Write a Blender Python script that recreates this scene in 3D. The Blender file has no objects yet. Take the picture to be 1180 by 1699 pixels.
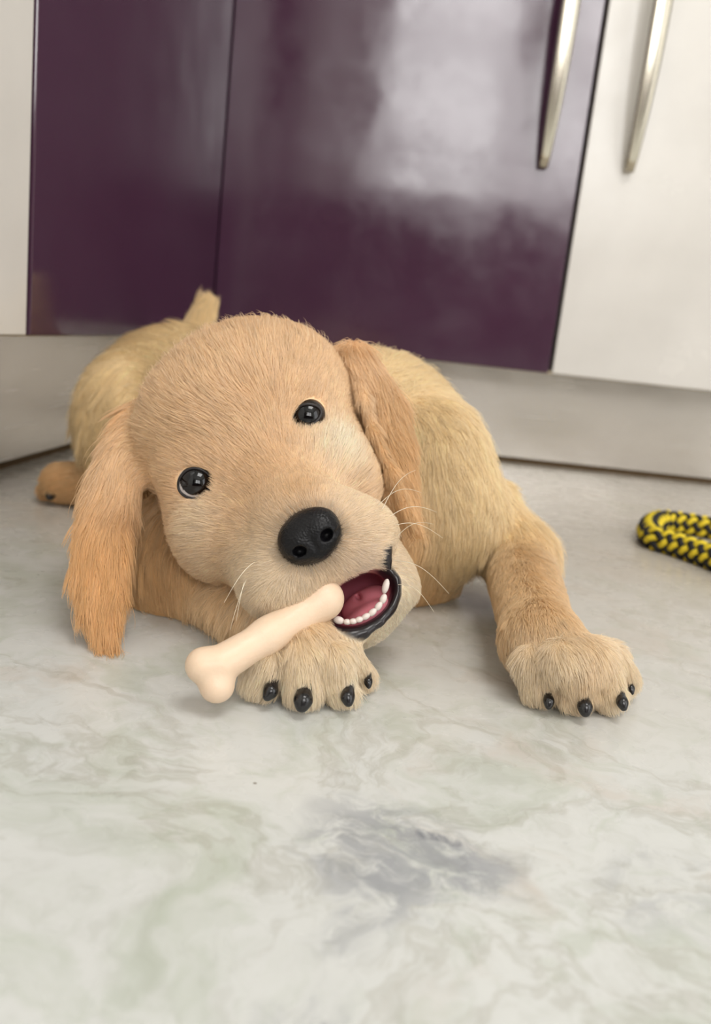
import bpy, bmesh, math, random
import numpy as np
from mathutils import Vector, Matrix, kdtree

rng = np.random.default_rng(7)
random.seed(7)
scene = bpy.context.scene
COL = scene.collection

# ------------------------------------------------------------------ camera
W, H, FPX = 1180.0, 1699.0, 1408.0
PITCH, ROLL, CAMH = math.radians(12.27), math.radians(6.31), 0.16
CAM = np.array([0, 0, CAMH])
_fw = np.array([0, math.cos(PITCH), -math.sin(PITCH)])
_up = np.array([0, math.sin(PITCH), math.cos(PITCH)])
_rt = np.array([1.0, 0, 0])
CR = _rt * math.cos(ROLL) + _up * math.sin(ROLL)
CU = -_rt * math.sin(ROLL) + _up * math.cos(ROLL)
CF = _fw
cam_data = bpy.data.cameras.new('camera')
cam = bpy.data.objects.new('camera', cam_data)
COL.objects.link(cam)
cam_data.sensor_fit = 'VERTICAL'
cam_data.sensor_height = 36.0
cam_data.lens = FPX * 36.0 / H
cam_data.clip_start = 0.01
cam.matrix_world = Matrix(((CR[0], CU[0], -CF[0], 0), (CR[1], CU[1], -CF[1], 0), (CR[2], CU[2], -CF[2], CAMH), (0, 0, 0, 1)))
cam_data.dof.use_dof = True
cam_data.dof.focus_distance = 0.375
cam_data.dof.aperture_fstop = 8.5
scene.camera = cam

# ------------------------------------------------------------------ light
world = bpy.data.worlds.new('daylight')
scene.world = world
world.use_nodes = True
world.node_tree.nodes['Background'].inputs[0].default_value = (0.95, 0.97, 1.0, 1)
world.node_tree.nodes['Background'].inputs[1].default_value = 1.0

def area(name, loc, target, sx, sy, power, col):
    d = bpy.data.lights.new(name, 'AREA')
    d.shape = 'RECTANGLE'; d.size = sx; d.size_y = sy; d.energy = power; d.color = col
    o = bpy.data.objects.new(name, d); COL.objects.link(o)
    o.location = loc
    o.rotation_euler = (Vector(target) - Vector(loc)).to_track_quat('-Z', 'Y').to_euler()
    return o
area('window_daylight', (0.75, -2.66, 1.55), (0.75, 0, 1.55), 1.5, 1.3, 60, (1.0, 0.985, 0.965))
area('side_fill_light', (2.24, -1.1, 1.15), (0, -1.1, 1.15), 1.3, 2.0, 24, (0.98, 0.99, 1.0))  # added fill light from the right, set in an invented opening
area('top_fill_light', (0.6, -0.5, 2.5), (0.6, -0.5, 0), 1.0, 1.0, 36, (1.0, 0.98, 0.95))  # overhead light added for shading under the cheeks and contact shadows

scene.view_settings.view_transform = 'Standard'
scene.view_settings.look = 'None'
scene.view_settings.gamma = 1.0
scene.view_settings.use_curve_mapping = False
scene.view_settings.exposure = -0.3
scene.cycles.max_bounces = 6
scene.cycles.diffuse_bounces = 4
scene.cycles.glossy_bounces = 3
scene.cycles.transmission_bounces = 4

# ------------------------------------------------------------------ helpers
def lin(r, g, b):
    out = []
    for c in (r, g, b):
        c /= 255.0
        out.append(c / 12.92 if c <= 0.04045 else ((c + 0.055) / 1.055) ** 2.4)
    return tuple(out)

def tag(o, label=None, cat=None, group=None, kind=None):
    if label: o['label'] = label
    if cat: o['category'] = cat
    if group: o['group'] = group
    if kind: o['kind'] = kind
    return o

def empty(name, loc=(0, 0, 0)):
    o = bpy.data.objects.new(name, None); COL.objects.link(o)
    o.location = loc; o.empty_display_size = 0.02
    return o

def link_mesh(name, me, mat, parent=None, smooth=True):
    o = bpy.data.objects.new(name, me); COL.objects.link(o)
    if mat: me.materials.append(mat)
    if smooth:
        me.polygons.foreach_set('use_smooth', np.ones(len(me.polygons), bool))
    if parent:
        o.parent = parent
        o.matrix_parent_inverse = Matrix.Translation(parent.location).inverted() if parent.type == 'EMPTY' else Matrix()
    return o

def mesh_np(name, V, F):
    me = bpy.data.meshes.new(name)
    V = np.asarray(V, np.float32); F = np.asarray(F, np.int32)
    me.vertices.add(len(V)); me.vertices.foreach_set('co', V.ravel())
    k = F.shape[1]
    me.loops.add(F.size); me.loops.foreach_set('vertex_index', F.ravel())
    me.polygons.add(len(F))
    me.polygons.foreach_set('loop_start', np.arange(len(F), dtype=np.int32) * k)
    me.update(calc_edges=True)
    me.validate()
    return me

def material(name, base=(0.8, 0.8, 0.8), rough=0.5, metal=0.0, coat=0.0, spec=0.5):
    m = bpy.data.materials.new(name); m.use_nodes = True
    b = m.node_tree.nodes['Principled BSDF']
    b.inputs['Base Color'].default_value = (*base, 1)
    b.inputs['Roughness'].default_value = rough
    b.inputs['Metallic'].default_value = metal
    b.inputs['Coat Weight'].default_value = coat
    b.inputs['Specular IOR Level'].default_value = spec
    return m

class NT:
    """small node-tree helper"""
    def __init__(s, m): s.m = m; s.t = m.node_tree; s.b = s.t.nodes['Principled BSDF']
    def n(s, kind, **kw):
        nd = s.t.nodes.new(kind)
        for k, v in kw.items():
            if k.startswith('i_'):
                key = k[2:]
                key = int(key) if key.isdigit() else key.replace('_', ' ')
                nd.inputs[key].default_value = v
            else: setattr(nd, k, v)
        return nd
    def l(s, a, b): s.t.links.new(a, b)
    def ramp(s, fac, stops):
        r = s.n('ShaderNodeValToRGB')
        el = r.color_ramp.elements
        while len(el) < len(stops): el.new(0.5)
        for e, (p, c) in zip(el, stops):
            e.position = p; e.color = (*c, 1) if len(c) == 3 else c
        s.l(fac, r.inputs[0]); return r.outputs[0]
    def mix(s, fac, a, b, mode='MIX'):
        x = s.n('ShaderNodeMix', data_type='RGBA', blend_type=mode)
        for inp, v in ((x.inputs[0], fac), (x.inputs[6], a), (x.inputs[7], b)):
            if hasattr(v, 'is_linked'): s.l(v, inp)
            elif isinstance(v, (int, float)): inp.default_value = v
            else: inp.default_value = (*v, 1)
        return x.outputs[2]
    def math(s, op, a, b=0.0):
        x = s.n('ShaderNodeMath', operation=op)
        for inp, v in ((x.inputs[0], a), (x.inputs[1], b)):
            if hasattr(v, 'is_linked'): s.l(v, inp)
            else: inp.default_value = v
        return x.outputs[0]
    def noise(s, vec, scale, detail=4, rough=0.55, dist=0.0):
        x = s.n('ShaderNodeTexNoise', i_Scale=scale, i_Detail=detail, i_Roughness=rough, i_Distortion=dist)
        if vec is not None: s.l(vec, x.inputs['Vector'])
        return x
    def bump(s, h, strength, dist):
        x = s.n('ShaderNodeBump', i_Strength=strength, i_Distance=dist)
        s.l(h, x.inputs['Height']); s.l(x.outputs[0], s.b.inputs['Normal']); return x

# pixel of the photograph (+ a distance or a height) -> point in the room
def ray(px, py):
    return CF + CR * ((px - W / 2) / FPX) - CU * ((py - H / 2) / FPX)
def P(px, py, d): return CAM + ray(px, py) * d
def FZ(px, py, z):
    r = ray(px, py); return CAM + r * ((z - CAMH) / r[2])

def box_mesh(name, sx, sy, sz, bevel=0.0, seg=2):
    """box with its origin corner at (0,0,0)"""
    bm = bmesh.new()
    bmesh.ops.create_cube(bm, size=1.0)
    for v in bm.verts:
        v.co = Vector(((v.co.x + .5) * sx, (v.co.y + .5) * sy, (v.co.z + .5) * sz))
    if bevel > 0:
        bmesh.ops.bevel(bm, geom=bm.edges[:], offset=bevel, segments=seg, affect='EDGES', profile=0.5)
    me = bpy.data.meshes.new(name); bm.to_mesh(me); bm.free()
    return me

def tube_mesh(name, pts, radii, nseg=10, closed=False, flat=1.0, cap=True):
    """sweep of a circle along points (parallel transport)"""
    pts = np.asarray(pts, float); n = len(pts)
    radii = np.broadcast_to(np.asarray(radii, float), (n,))
    tan = np.gradient(pts, axis=0) if not closed else (np.roll(pts, -1, 0) - np.roll(pts, 1, 0))
    tan /= np.linalg.norm(tan, axis=1)[:, None]
    ref = np.array([0, 0, 1.0]) if abs(tan[0][2]) < .9 else np.array([1.0, 0, 0])
    u = ref - tan[0] * (ref @ tan[0]); u /= np.linalg.norm(u)
    V = []
    for i in range(n):
        u = u - tan[i] * (u @ tan[i]); u /= np.linalg.norm(u)
        w = np.cross(tan[i], u)
        a = np.linspace(0, 2 * np.pi, nseg, endpoint=False)
        V.append(pts[i] + radii[i] * (np.cos(a)[:, None] * u * flat + np.sin(a)[:, None] * w))
    V = np.concatenate(V)
    F = []
    for i in range(n if closed else n - 1):
        for j in range(nseg):
            a, b = i * nseg + j, i * nseg + (j + 1) % nseg
            c, d = ((i + 1) % n) * nseg + (j + 1) % nseg, ((i + 1) % n) * nseg + j
            F.append((a, b, c, d))
    me = bpy.data.meshes.new(name)
    faces = [tuple(q) for q in F]
    if cap and not closed:
        faces.append(tuple(range(nseg - 1, -1, -1))); faces.append(tuple((n - 1) * nseg + k for k in range(nseg)))
    me.from_pydata([tuple(v) for v in V], [], faces); me.update()
    return me

# ------------------------------------------------------------------ signed-distance modelling
def seg_dist(p, a, b):
    ab = b - a
    t = np.clip(((p - a) @ ab) / (ab @ ab), 0, 1)
    return np.linalg.norm(p - a - t[..., None] * ab, axis=-1), t

class Ell:
    def __init__(s, c, r, axes, k=0.012, **kw):
        s.c = np.asarray(c, float); s.r = np.asarray(r, float); s.M = np.asarray(axes, float); s.k = k; s.kw = kw
    def bounds(s):
        e = np.abs(s.M.T) @ s.r; return s.c - e, s.c + e
    def d(s, p):
        q = (p - s.c) @ s.M.T
        k0 = np.linalg.norm(q / s.r, axis=-1); k1 = np.linalg.norm(q / (s.r ** 2), axis=-1)
        return k0 * (k0 - 1.0) / np.maximum(k1, 1e-9)
class Cone:
    def __init__(s, a, ra, b, rb, k=0.012, **kw):
        s.a = np.asarray(a, float); s.b = np.asarray(b, float); s.ra = ra; s.rb = rb; s.k = k; s.kw = kw
    def bounds(s):
        return (np.minimum(s.a - s.ra, s.b - s.rb), np.maximum(s.a + s.ra, s.b + s.rb))
    def d(s, p):
        dd, t = seg_dist(p, s.a, s.b)
        return dd - (s.ra + (s.rb - s.ra) * t)

class Ribbon:
    """flap along a line of stations (point, half width, half thickness), lying across 'side'"""
    def __init__(s, pts, w, th, side, k=0.006, **kw):
        s.p = np.asarray(pts, float); s.w = np.asarray(w, float); s.th = np.asarray(th, float)
        s.side = np.asarray(side, float); s.k = k; s.kw = kw
    def bounds(s):
        m = max(s.w.max(), s.th.max()); return s.p.min(0) - m, s.p.max(0) + m
    def d(s, p):
        out = np.full(p.shape[:-1], 1.0)
        for i in range(len(s.p) - 1):
            a, b = s.p[i], s.p[i + 1]; ab = b - a; L = np.linalg.norm(ab); ax = ab / L
            sd = s.side - ax * (s.side @ ax); sd /= np.linalg.norm(sd); nm = np.cross(ax, sd)
            t = np.clip(((p - a) @ ax) / L, 0, 1)
            q = p - a - t[..., None] * ab
            w = s.w[i] + (s.w[i + 1] - s.w[i]) * t; th = s.th[i] + (s.th[i + 1] - s.th[i]) * t
            u, v, x = q @ sd, q @ nm, q @ ax
            k0 = np.sqrt((u / w) ** 2 + (v / th) ** 2 + (x / w) ** 2)
            k1 = np.sqrt((u / w ** 2) ** 2 + (v / th ** 2) ** 2 + (x / w ** 2) ** 2)
            out = np.minimum(out, np.where(k1 > 1e-9, k0 * (k0 - 1) / np.maximum(k1, 1e-9), -th))
        return out

def smin(a, b, k):
    h = np.clip(0.5 + 0.5 * (b - a) / k, 0, 1)
    return b + (a - b) * h - k * h * (1 - h)

def surface_nets(Fv, org, h):
    nx, ny, nz = Fv.shape
    ins = Fv < 0
    c = [(i, j, k) for i in (0, 1) for j in (0, 1) for k in (0, 1)]
    sl = lambda A, o: A[o[0]:nx - 1 + o[0], o[1]:ny - 1 + o[1], o[2]:nz - 1 + o[2]]
    cnt = sum(sl(ins, o).astype(np.int8) for o in c)
    act = (cnt > 0) & (cnt < 8)
    idx = np.argwhere(act)
    vid = -np.ones(act.shape, np.int32); vid[act] = np.arange(len(idx))
    val = {o: Fv[idx[:, 0] + o[0], idx[:, 1] + o[1], idx[:, 2] + o[2]] for o in c}
    acc = np.zeros((len(idx), 3)); num = np.zeros(len(idx))
    for o in c:
        for ax in range(3):
            if o[ax]: continue
            q = list(o); q[ax] = 1; q = tuple(q)
            a, b = val[o], val[q]
            m = (a < 0) != (b < 0)
            t = np.where(m, a / np.where(m, a - b, 1), 0)
            pos = np.tile(np.array(o, float), (len(idx), 1)); pos[:, ax] = t
            acc[m] += pos[m]; num[m] += 1
    V = org + h * (idx + acc / num[:, None])
    faces = []
    for ax in range(3):
        u, v = [(1, 2), (2, 0), (0, 1)][ax]
        s0 = [slice(1, n - 1) for n in (nx, ny, nz)]; s0[ax] = slice(0, (nx, ny, nz)[ax] - 1)
        s1 = list(s0); s1[ax] = slice(1, (nx, ny, nz)[ax])
        A, B = ins[tuple(s0)], ins[tuple(s1)]
        e = np.argwhere(A != B)
        e0 = e.copy()
        off = np.array([1, 1, 1]); off[ax] = 0
        e0 += off
        flip = A[tuple(e.T)]
        def cell(du, dv):
            q = e0.copy(); q[:, u] -= du; q[:, v] -= dv; return vid[tuple(q.T)]
        q = np.stack([cell(1, 1), cell(0, 1), cell(0, 0), cell(1, 0)], 1)
        q[~flip] = q[~flip][:, ::-1]
        faces.append(q)
    return V, np.concatenate(faces)

def build_sdf(prims, h, subs=(), offset=0.0, floor=None, pad=0.006):
    lo = np.min([p.bounds()[0] for p in prims], 0) - pad; hi = np.max([p.bounds()[1] for p in prims], 0) + pad
    n = np.ceil((hi - lo) / h).astype(int) + 1
    G = np.full(n, 1.0, np.float32)
    ax = [lo[i] + h * np.arange(n[i]) for i in range(3)]
    def region(p, m):
        b0, b1 = p.bounds()
        i0 = np.clip(np.floor((b0 - m - lo) / h).astype(int), 0, n - 1); i1 = np.clip(np.ceil((b1 + m - lo) / h).astype(int) + 1, 1, n)
        if np.any(i1 <= i0): return None, None
        sl = tuple(slice(a, b) for a, b in zip(i0, i1))
        X = np.stack(np.meshgrid(*[ax[i][sl[i]] for i in range(3)], indexing='ij'), -1)
        return sl, X
    groups = {}
    for p in prims: groups.setdefault(p.kw.get('g', 0), []).append(p)
    for gi, (gk, gp) in enumerate(groups.items()):
        T = G if gi == 0 else np.full(n, 1.0, np.float32)
        for p in gp:
            sl, X = region(p, p.k + 0.006)
            T[sl] = smin(T[sl], p.d(X).astype(np.float32), p.k)
        if gi: G = smin(G, T, np.float32(gk * 0.001))       # a group's key is its blend width in mm
    if offset: G += offset
    for p in subs:
        sl, X = region(p, p.k + 0.006)
        if sl is None: continue
        G[sl] = -smin(-G[sl], p.d(X).astype(np.float32), p.k)
    if floor is not None:
        G = np.maximum(G, (floor - ax[2])[None, None, :].astype(np.float32))
    G[0] = G[-1] = 1; G[:, 0] = G[:, -1] = 1; G[:, :, 0] = G[:, :, -1] = 1
    return surface_nets(G, lo, h)

def vertex_normals(V, F):
    a = V[F[:, 2]] - V[F[:, 0]]; b = V[F[:, 3]] - V[F[:, 1]]
    fn = np.cross(a, b)
    N = np.zeros_like(V)
    for i in range(4): np.add.at(N, F[:, i], fn)
    return N / np.maximum(np.linalg.norm(N, axis=1), 1e-12)[:, None], fn

# ------------------------------------------------------------------ the room
S = CAMH / 0.17
CORNER = np.array([-0.2146, 1.1373]) * S
LA, RB = math.radians(4.96), math.radians(0.93)
LD = np.array([-math.sin(LA), -math.cos(LA)])        # left run, from the corner towards the camera
RD = np.array([math.cos(RB), math.sin(RB)])          # right run, from the corner to the right
LN = np.array([-math.cos(LA), math.sin(LA)])         # into the left cabinets
RN = np.array([-math.sin(RB), math.cos(RB)])         # into the right cabinets
ZD, REC = 0.136 * S, 0.0939 * S
CABH = 0.72

def frame2(o, x, y, z0=0.0):
    return Matrix(((x[0], y[0], 0, o[0]), (x[1], y[1], 0, o[1]), (0, 0, 1, z0), (0, 0, 0, 1)))

# --- floor: pale green-grey marble
def marble():
    m = material('polished_marble', rough=0.22, spec=0.5)
    t = NT(m)
    co = t.n('ShaderNodeTexCoord').outputs['Object']
    warp = t.noise(co, 5.0, 5, 0.6)
    wv = t.n('ShaderNodeVectorMath', operation='SCALE'); wv.inputs['Scale'].default_value = 0.16
    t.l(warp.outputs['Color'], wv.inputs[0])
    add = t.n('ShaderNodeVectorMath', operation='ADD'); t.l(co, add.inputs[0]); t.l(wv.outputs[0], add.inputs[1])
    wc = add.outputs[0]
    white, cream, green, warm = lin(207, 208, 205), lin(199, 194, 187), lin(181, 187, 174), lin(186, 175, 160)
    grey, dark = lin(150, 152, 156), lin(118, 120, 126)
    n1 = t.noise(wc, 9.0, 6, 0.6, 0.6)
    base = t.ramp(n1.outputs[0], [(0.32, green), (0.45, white), (0.55, white), (0.66, cream)])
    n2 = t.noise(wc, 17.0, 8, 0.65, 1.2)
    gr = t.ramp(n2.outputs[0], [(0.50, (0, 0, 0)), (0.62, (1, 1, 1))])
    base = t.mix(t.math('MULTIPLY', gr, 0.55), base, green)
    # thin veins: narrow band of a warped noise
    n3 = t.noise(wc, 6.5, 9, 0.62, 0.8)
    v = t.math('ABSOLUTE', t.math('SUBTRACT', n3.outputs[0], 0.5))
    vein = t.ramp(v, [(0.0, (1, 1, 1)), (0.022, (0, 0, 0))])
    base = t.mix(t.math('MULTIPLY', vein, 0.32), base, lin(150, 146, 130))
    # warm darker tint from the paws back: shade around the puppy painted in
    n4 = t.noise(co, 3.1, 3, 0.5)
    sep = t.n('ShaderNodeSeparateXYZ'); t.l(co, sep.inputs[0])
    yy = t.n('ShaderNodeMapRange'); yy.inputs[1].default_value = 0.30; yy.inputs[2].default_value = 0.62
    t.l(t.math('ADD', sep.outputs[1], t.math('MULTIPLY', t.math('SUBTRACT', n4.outputs[0], 0.5), 0.3)), yy.inputs[0])
    base = t.mix(t.math('MULTIPLY', yy.outputs[0], 0.72), base, warm)
    # grey-blue clouds in the slab
    def cloud(px, py, rx, ry, amount, colour, cur):
        c = FZ(px, py, 0)
        mp = t.n('ShaderNodeMapping', vector_type='POINT')
        mp.inputs['Location'].default_value = (-c[0] / rx, -c[1] / ry, 0)
        mp.inputs['Scale'].default_value = (1 / rx, 1 / ry, 1)
        t.l(add.outputs[0], mp.inputs[0])
        off = t.n('ShaderNodeVectorMath', operation='SUBTRACT'); t.l(mp.outputs[0], off.inputs[0])
        off.inputs[1].default_value = (0.08 / rx, 0.08 / ry, 0)
        ln = t.n('ShaderNodeVectorMath', operation='LENGTH'); t.l(off.outputs[0], ln.inputs[0])
        k = t.ramp(ln.outputs['Value'], [(0.55, (1, 1, 1)), (1.0, (0, 0, 0))])
        n = t.noise(wc, 42.0, 8, 0.7, 0.9)
        k2 = t.ramp(n.outputs[0], [(0.42, (0.08,) * 3), (0.57, (1, 1, 1))])
        return t.mix(t.math('MULTIPLY', t.math('MULTIPLY', k, k2), amount), cur, colour)
    base = cloud(665, 1425, 0.040, 0.052, 0.78, grey, base)
    base = cloud(610, 1530, 0.018, 0.030, 0.5, grey, base)
    base = cloud(800, 1460, 0.022, 0.03, 0.55, grey, base)
    base = cloud(520, 1690, 0.016, 0.012, 0.75, grey, base)
    base = cloud(1150, 1500, 0.03, 0.03, 0.4, grey, base)
    base = cloud(750, 1385, 0.006, 0.006, 0.8, dark, base)
    fine = t.ramp(t.noise(wc, 70.0, 8, 0.7, 0.6).outputs[0], [(0.34, (0.86, 0.86, 0.84)), (0.5, (0.98, 0.98, 0.98)), (0.66, (1.0, 1.0, 1.0))])
    base = t.mix(0.8, base, fine, 'MULTIPLY')
    sp = t.n('ShaderNodeTexVoronoi', i_Scale=55.0); t.l(co, sp.inputs['Vector'])
    spk = t.ramp(sp.outputs['Distance'], [(0.035, (1, 1, 1)), (0.05, (0, 0, 0))])
    spn = t.ramp(t.noise(co, 25.0, 1).outputs[0], [(0.62, (0, 0, 0)), (0.66, (1, 1, 1))])
    base = t.mix(t.math('MULTIPLY', t.math('MULTIPLY', spk, spn), 0.7), base, lin(95, 85, 70))
    t.l(base, t.b.inputs['Base Color'])
    rn = t.noise(co, 30.0, 3)
    rr = t.n('ShaderNodeMapRange'); rr.inputs[3].default_value = 0.20; rr.inputs[4].default_value = 0.36
    t.l(rn.outputs[0], rr.inputs[0]); t.l(rr.outputs[0], t.b.inputs['Roughness'])
    return m
X0, X1, Y0, Y1, ZC = -0.95, 2.25, -2.7, 1.75, 2.6
fl = box_mesh('floor', X1 - X0 + .2, Y1 - Y0 + .2, 0.05)
fl.transform(Matrix.Translation((X0 - .1, Y0 - .1, -0.05)))
tag(link_mesh('floor', fl, marble(), smooth=False), 'pale green and grey veined marble floor', kind='structure')

plaster = material('cream_plaster', lin(230, 228, 223), 0.8)
def slab(name, x0, x1, y0, y1, z0, z1, mat, label):
    me = box_mesh(name, x1 - x0, y1 - y0, z1 - z0)
    me.transform(Matrix.Translation((x0, y0, z0)))
    return tag(link_mesh(name, me, mat, smooth=False), label, kind='structure')
def joined(name, boxes, mat, label, kind='structure'):
    bm = bmesh.new()
    for (x0, x1, y0, y1, z0, z1) in boxes:
        r = bmesh.ops.create_cube(bm, size=1.0)
        for v in r['verts']:
            v.co = Vector((x0 + (v.co.x + .5) * (x1 - x0), y0 + (v.co.y + .5) * (y1 - y0), z0 + (v.co.z + .5) * (z1 - z0)))
    me = bpy.data.meshes.new(name); bm.to_mesh(me); bm.free()
    return tag(link_mesh(name, me, mat, smooth=False), label, kind=kind)
slab('ceiling', X0 - .1, X1 + .1, Y0 - .1, Y1 + .1, ZC, ZC + .1, plaster, 'cream plaster ceiling above the kitchen')
slab('wall_left', X0 - .1, X0, Y0, Y1, 0, ZC, plaster, 'cream wall behind the left cupboards')
slab('wall_front', X0, X1, Y1, Y1 + .1, 0, ZC, plaster, 'cream wall behind the right cupboards')
# wall behind the camera, with the kitchen window
wx0, wx1, wz0, wz1 = 0.0, 1.5, 0.9, 2.2
joined('wall_back', [(X0, wx0, Y0 - .1, Y0, 0, ZC), (wx1, X1, Y0 - .1, Y0, 0, ZC), (wx0, wx1, Y0 - .1, Y0, 0, wz0), (wx0, wx1, Y0 - .1, Y0, wz1, ZC)], plaster, 'cream wall with the kitchen window')
joined('wall_right', [(X1, X1 + .1, Y0, -1.75, 0, ZC), (X1, X1 + .1, -0.45, Y1, 0, ZC), (X1, X1 + .1, -1.75, -0.45, 2.15, ZC)], plaster, 'cream wall with an added opening for fill light')  # opening added to let the side fill in
wood_dark = material('dark_stained_wood', lin(78, 58, 50), 0.5)
joined('reflect_panel_1', [(-0.42, X1, Y0, Y0 + .02, 0, 0.86)], wood_dark, 'unseen dark panel below the window, added to darken reflections')  # added panel, darkens what the purple door mirrors low down
dd_ = joined('door_1', [(-0.93, -0.44, Y0, Y0 + .035, 0, 2.08)], wood_dark, 'dark door added beside the kitchen window for its reflection')  # added so the purple door mirrors a dark band near the corner
frame_mat = material('window_frame_wood', lin(110, 84, 62), 0.5)
joined('window_1', [(wx0, wx0 + .05, Y0, Y0 + .04, wz0, wz1), (wx1 - .05, wx1, Y0, Y0 + .04, wz0, wz1), (wx0, wx1, Y0, Y0 + .04, wz0, wz0 + .05), (wx0, wx1, Y0, Y0 + .04, wz1 - .05, wz1),
                    (0.72, 0.86, Y0, Y0 + .04, wz0, wz1), (wx0, wx1, Y0, Y0 + .04, 1.62, 1.66)], frame_mat, 'brown window frame behind the camera')

# --- cupboards
def laminate(name, col, rough, wave, spec=0.5):
    m = material(name, col, rough, spec=spec)
    t = NT(m)
    co = t.n('ShaderNodeTexCoord').outputs['Object']
    n = t.noise(co, 7.0, 2, 0.5)
    n2 = t.noise(co, 60.0, 3, 0.6)
    c = t.mix(t.ramp(t.noise(co, 5.0, 4).outputs[0], [(0.35, (0, 0, 0)), (0.7, (1, 1, 1))]), tuple(x * 0.94 for x in col), tuple(min(1, x * 1.06) for x in col))
    t.l(c, t.b.inputs['Base Color'])
    hh = t.math('ADD', n.outputs[0], t.math('MULTIPLY', n2.outputs[0], 0.03))
    t.bump(hh, wave, 0.01)
    rr = t.n('ShaderNodeMapRange'); rr.inputs[1].default_value = 0.35; rr.inputs[2].default_value = 0.7; rr.inputs[3].default_value = rough * 0.7; rr.inputs[4].default_value = rough * 1.7
    t.l(t.noise(co, 11.0, 5, 0.6).outputs[0], rr.inputs[0]); t.l(rr.outputs[0], t.b.inputs['Roughness'])
    return m
purple = laminate('purple_gloss_laminate', lin(70, 42, 62), 0.12, 0.10, 0.85)
white = laminate('white_gloss_laminate', lin(221, 217, 211), 0.18, 0.05)
carcass_m = material('dark_carcass_board', lin(34, 26, 30), 0.7)
edge_m = material('beige_edge_band', lin(190, 176, 150), 0.5)
steel_m = material('satin_handle_steel', lin(205, 198, 182), 0.24, 1.0)

def handle_mesh(length=0.36):
    """bowed strap handle with two feet, along +Z, standing off along -Y"""
    n = 28
    V, F = [], []
    for i in range(n):
        s = i / (n - 1)
        bow = math.sin(math.pi * s) ** 0.8
        y = -0.006 - 0.024 * bow
        w = 0.0056 + 0.0052 * bow
        th = 0.0032
        z = s * length
        for a in range(8):
            an = 2 * math.pi * (a + .5) / 8
            V.append((w * math.copysign(abs(math.cos(an)) ** .6, math.cos(an)), y + th * math.copysign(abs(math.sin(an)) ** .6, math.sin(an)), z))
    for i in range(n - 1):
        for a in range(8):
            F.append((i * 8 + a, i * 8 + (a + 1) % 8, (i + 1) * 8 + (a + 1) % 8, (i + 1) * 8 + a))
    F.append(tuple(range(7, -1, -1))); F.append(tuple((n - 1) * 8 + k for k in range(8)))
    b = len(V)
    for z0 in (0.010, length - 0.010):       # feet
        k0 = len(V)
        for y in (-0.0075, 0.0):
            for a in range(8):
                an = 2 * math.pi * a / 8
                V.append((0.0042 * math.cos(an), y, z0 + 0.006 * math.sin(an)))
        for a in range(8):
            F.append((k0 + a, k0 + (a + 1) % 8, k0 + 8 + (a + 1) % 8, k0 + 8 + a))
        F.append(tuple(k0 + k for k in range(7, -1, -1)))
    me = bpy.data.meshes.new('handle'); me.from_pydata(V, [], F); me.update()
    return me

def cabinet(origin, xdir, ydir, w, front, label, handle=None, depth=0.5, light_block=False, g0=0.0025):
    """front face at y=0 of its own frame, x along the run"""
    M = frame2(origin, xdir, ydir, ZD)
    root = empty('base_cabinet', (origin[0], origin[1], ZD))
    tag(root, label, 'cabinet')
    def part(name, me, mat, parent, smooth=False):
        me.transform(M); me.transform(Matrix.Translation((-origin[0], -origin[1], -ZD)))
        if M.determinant() < 0: me.flip_normals()
        o = bpy.data.objects.new(name, me); COL.objects.link(o); me.materials.append(mat); o.parent = parent
        if smooth: me.polygons.foreach_set('use_smooth', np.ones(len(me.polygons), bool))
        return o
    b = box_mesh('carcass', w - 0.001, depth, CABH - 0.004); b.transform(Matrix.Translation((0.0005, 0.021, 0.004)))
    part('carcass', b, carcass_m, root)
    e = box_mesh('bottom_edge', w - 0.001, 0.016, 0.004); e.transform(Matrix.Translation((0.0005, 0.004, 0.0)))
    part('bottom_edge', e, edge_m, root)
    d = box_mesh('door', w - 0.0025 - g0, 0.018, CABH - 0.003, 0.0012, 2); d.transform(Matrix.Translation((g0, 0.0, 0.001)))
    door = part('door', d, front, root)
    if light_block:
        q = box_mesh('corner_light_block', 0.04, 0.06, CABH); q.transform(Matrix.Translation((-0.041, 0.004, 0.0)))  # added block behind the corner, stops light leaking through the gap
        part('corner_light_block', q, carcass_m, root)
    if handle is not None:
        hm = handle_mesh(); hm.transform(Matrix.Translation((handle[0], 0.0, handle[1])))
        part('handle', hm, steel_m, door, True)
    return root
TL, TR = 0.4975 * S, 0.451 * S
# where the handles hang, read off the doors' plane
def on_right_door(px, py):
    r = ray(px, py); o = np.array([*CORNER, 0.0]); n = np.array([RN[0], RN[1], 0])
    q = CAM + r * (((o - CAM) @ n) / (r @ n))
    return ((q[:2] - CORNER) @ RD, q[2])
h1, h2 = on_right_door(899, 280), on_right_door(1041, 287)
cabinet(CORNER + RD * 0.0005, RD, RN, TR - 0.0005, purple, 'glossy purple cupboard door with steel bow handle right of the corner', (h1[0] - 0.0005, h1[1] - ZD), g0=0.0002)
cabinet(CORNER + RD * TR, RD, RN, 0.45, white, 'white cupboard with steel bow handle right of the purple door', (h2[0] - TR, h2[1] - ZD))
cabinet(CORNER + LD * 0.0, LD, LN, TL, purple, 'plain purple cupboard panel left of the corner', light_block=True, g0=0.0002)
cabinet(CORNER + LD * TL, LD, LN, 0.42, white, 'white cupboard at the far left edge')

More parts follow.
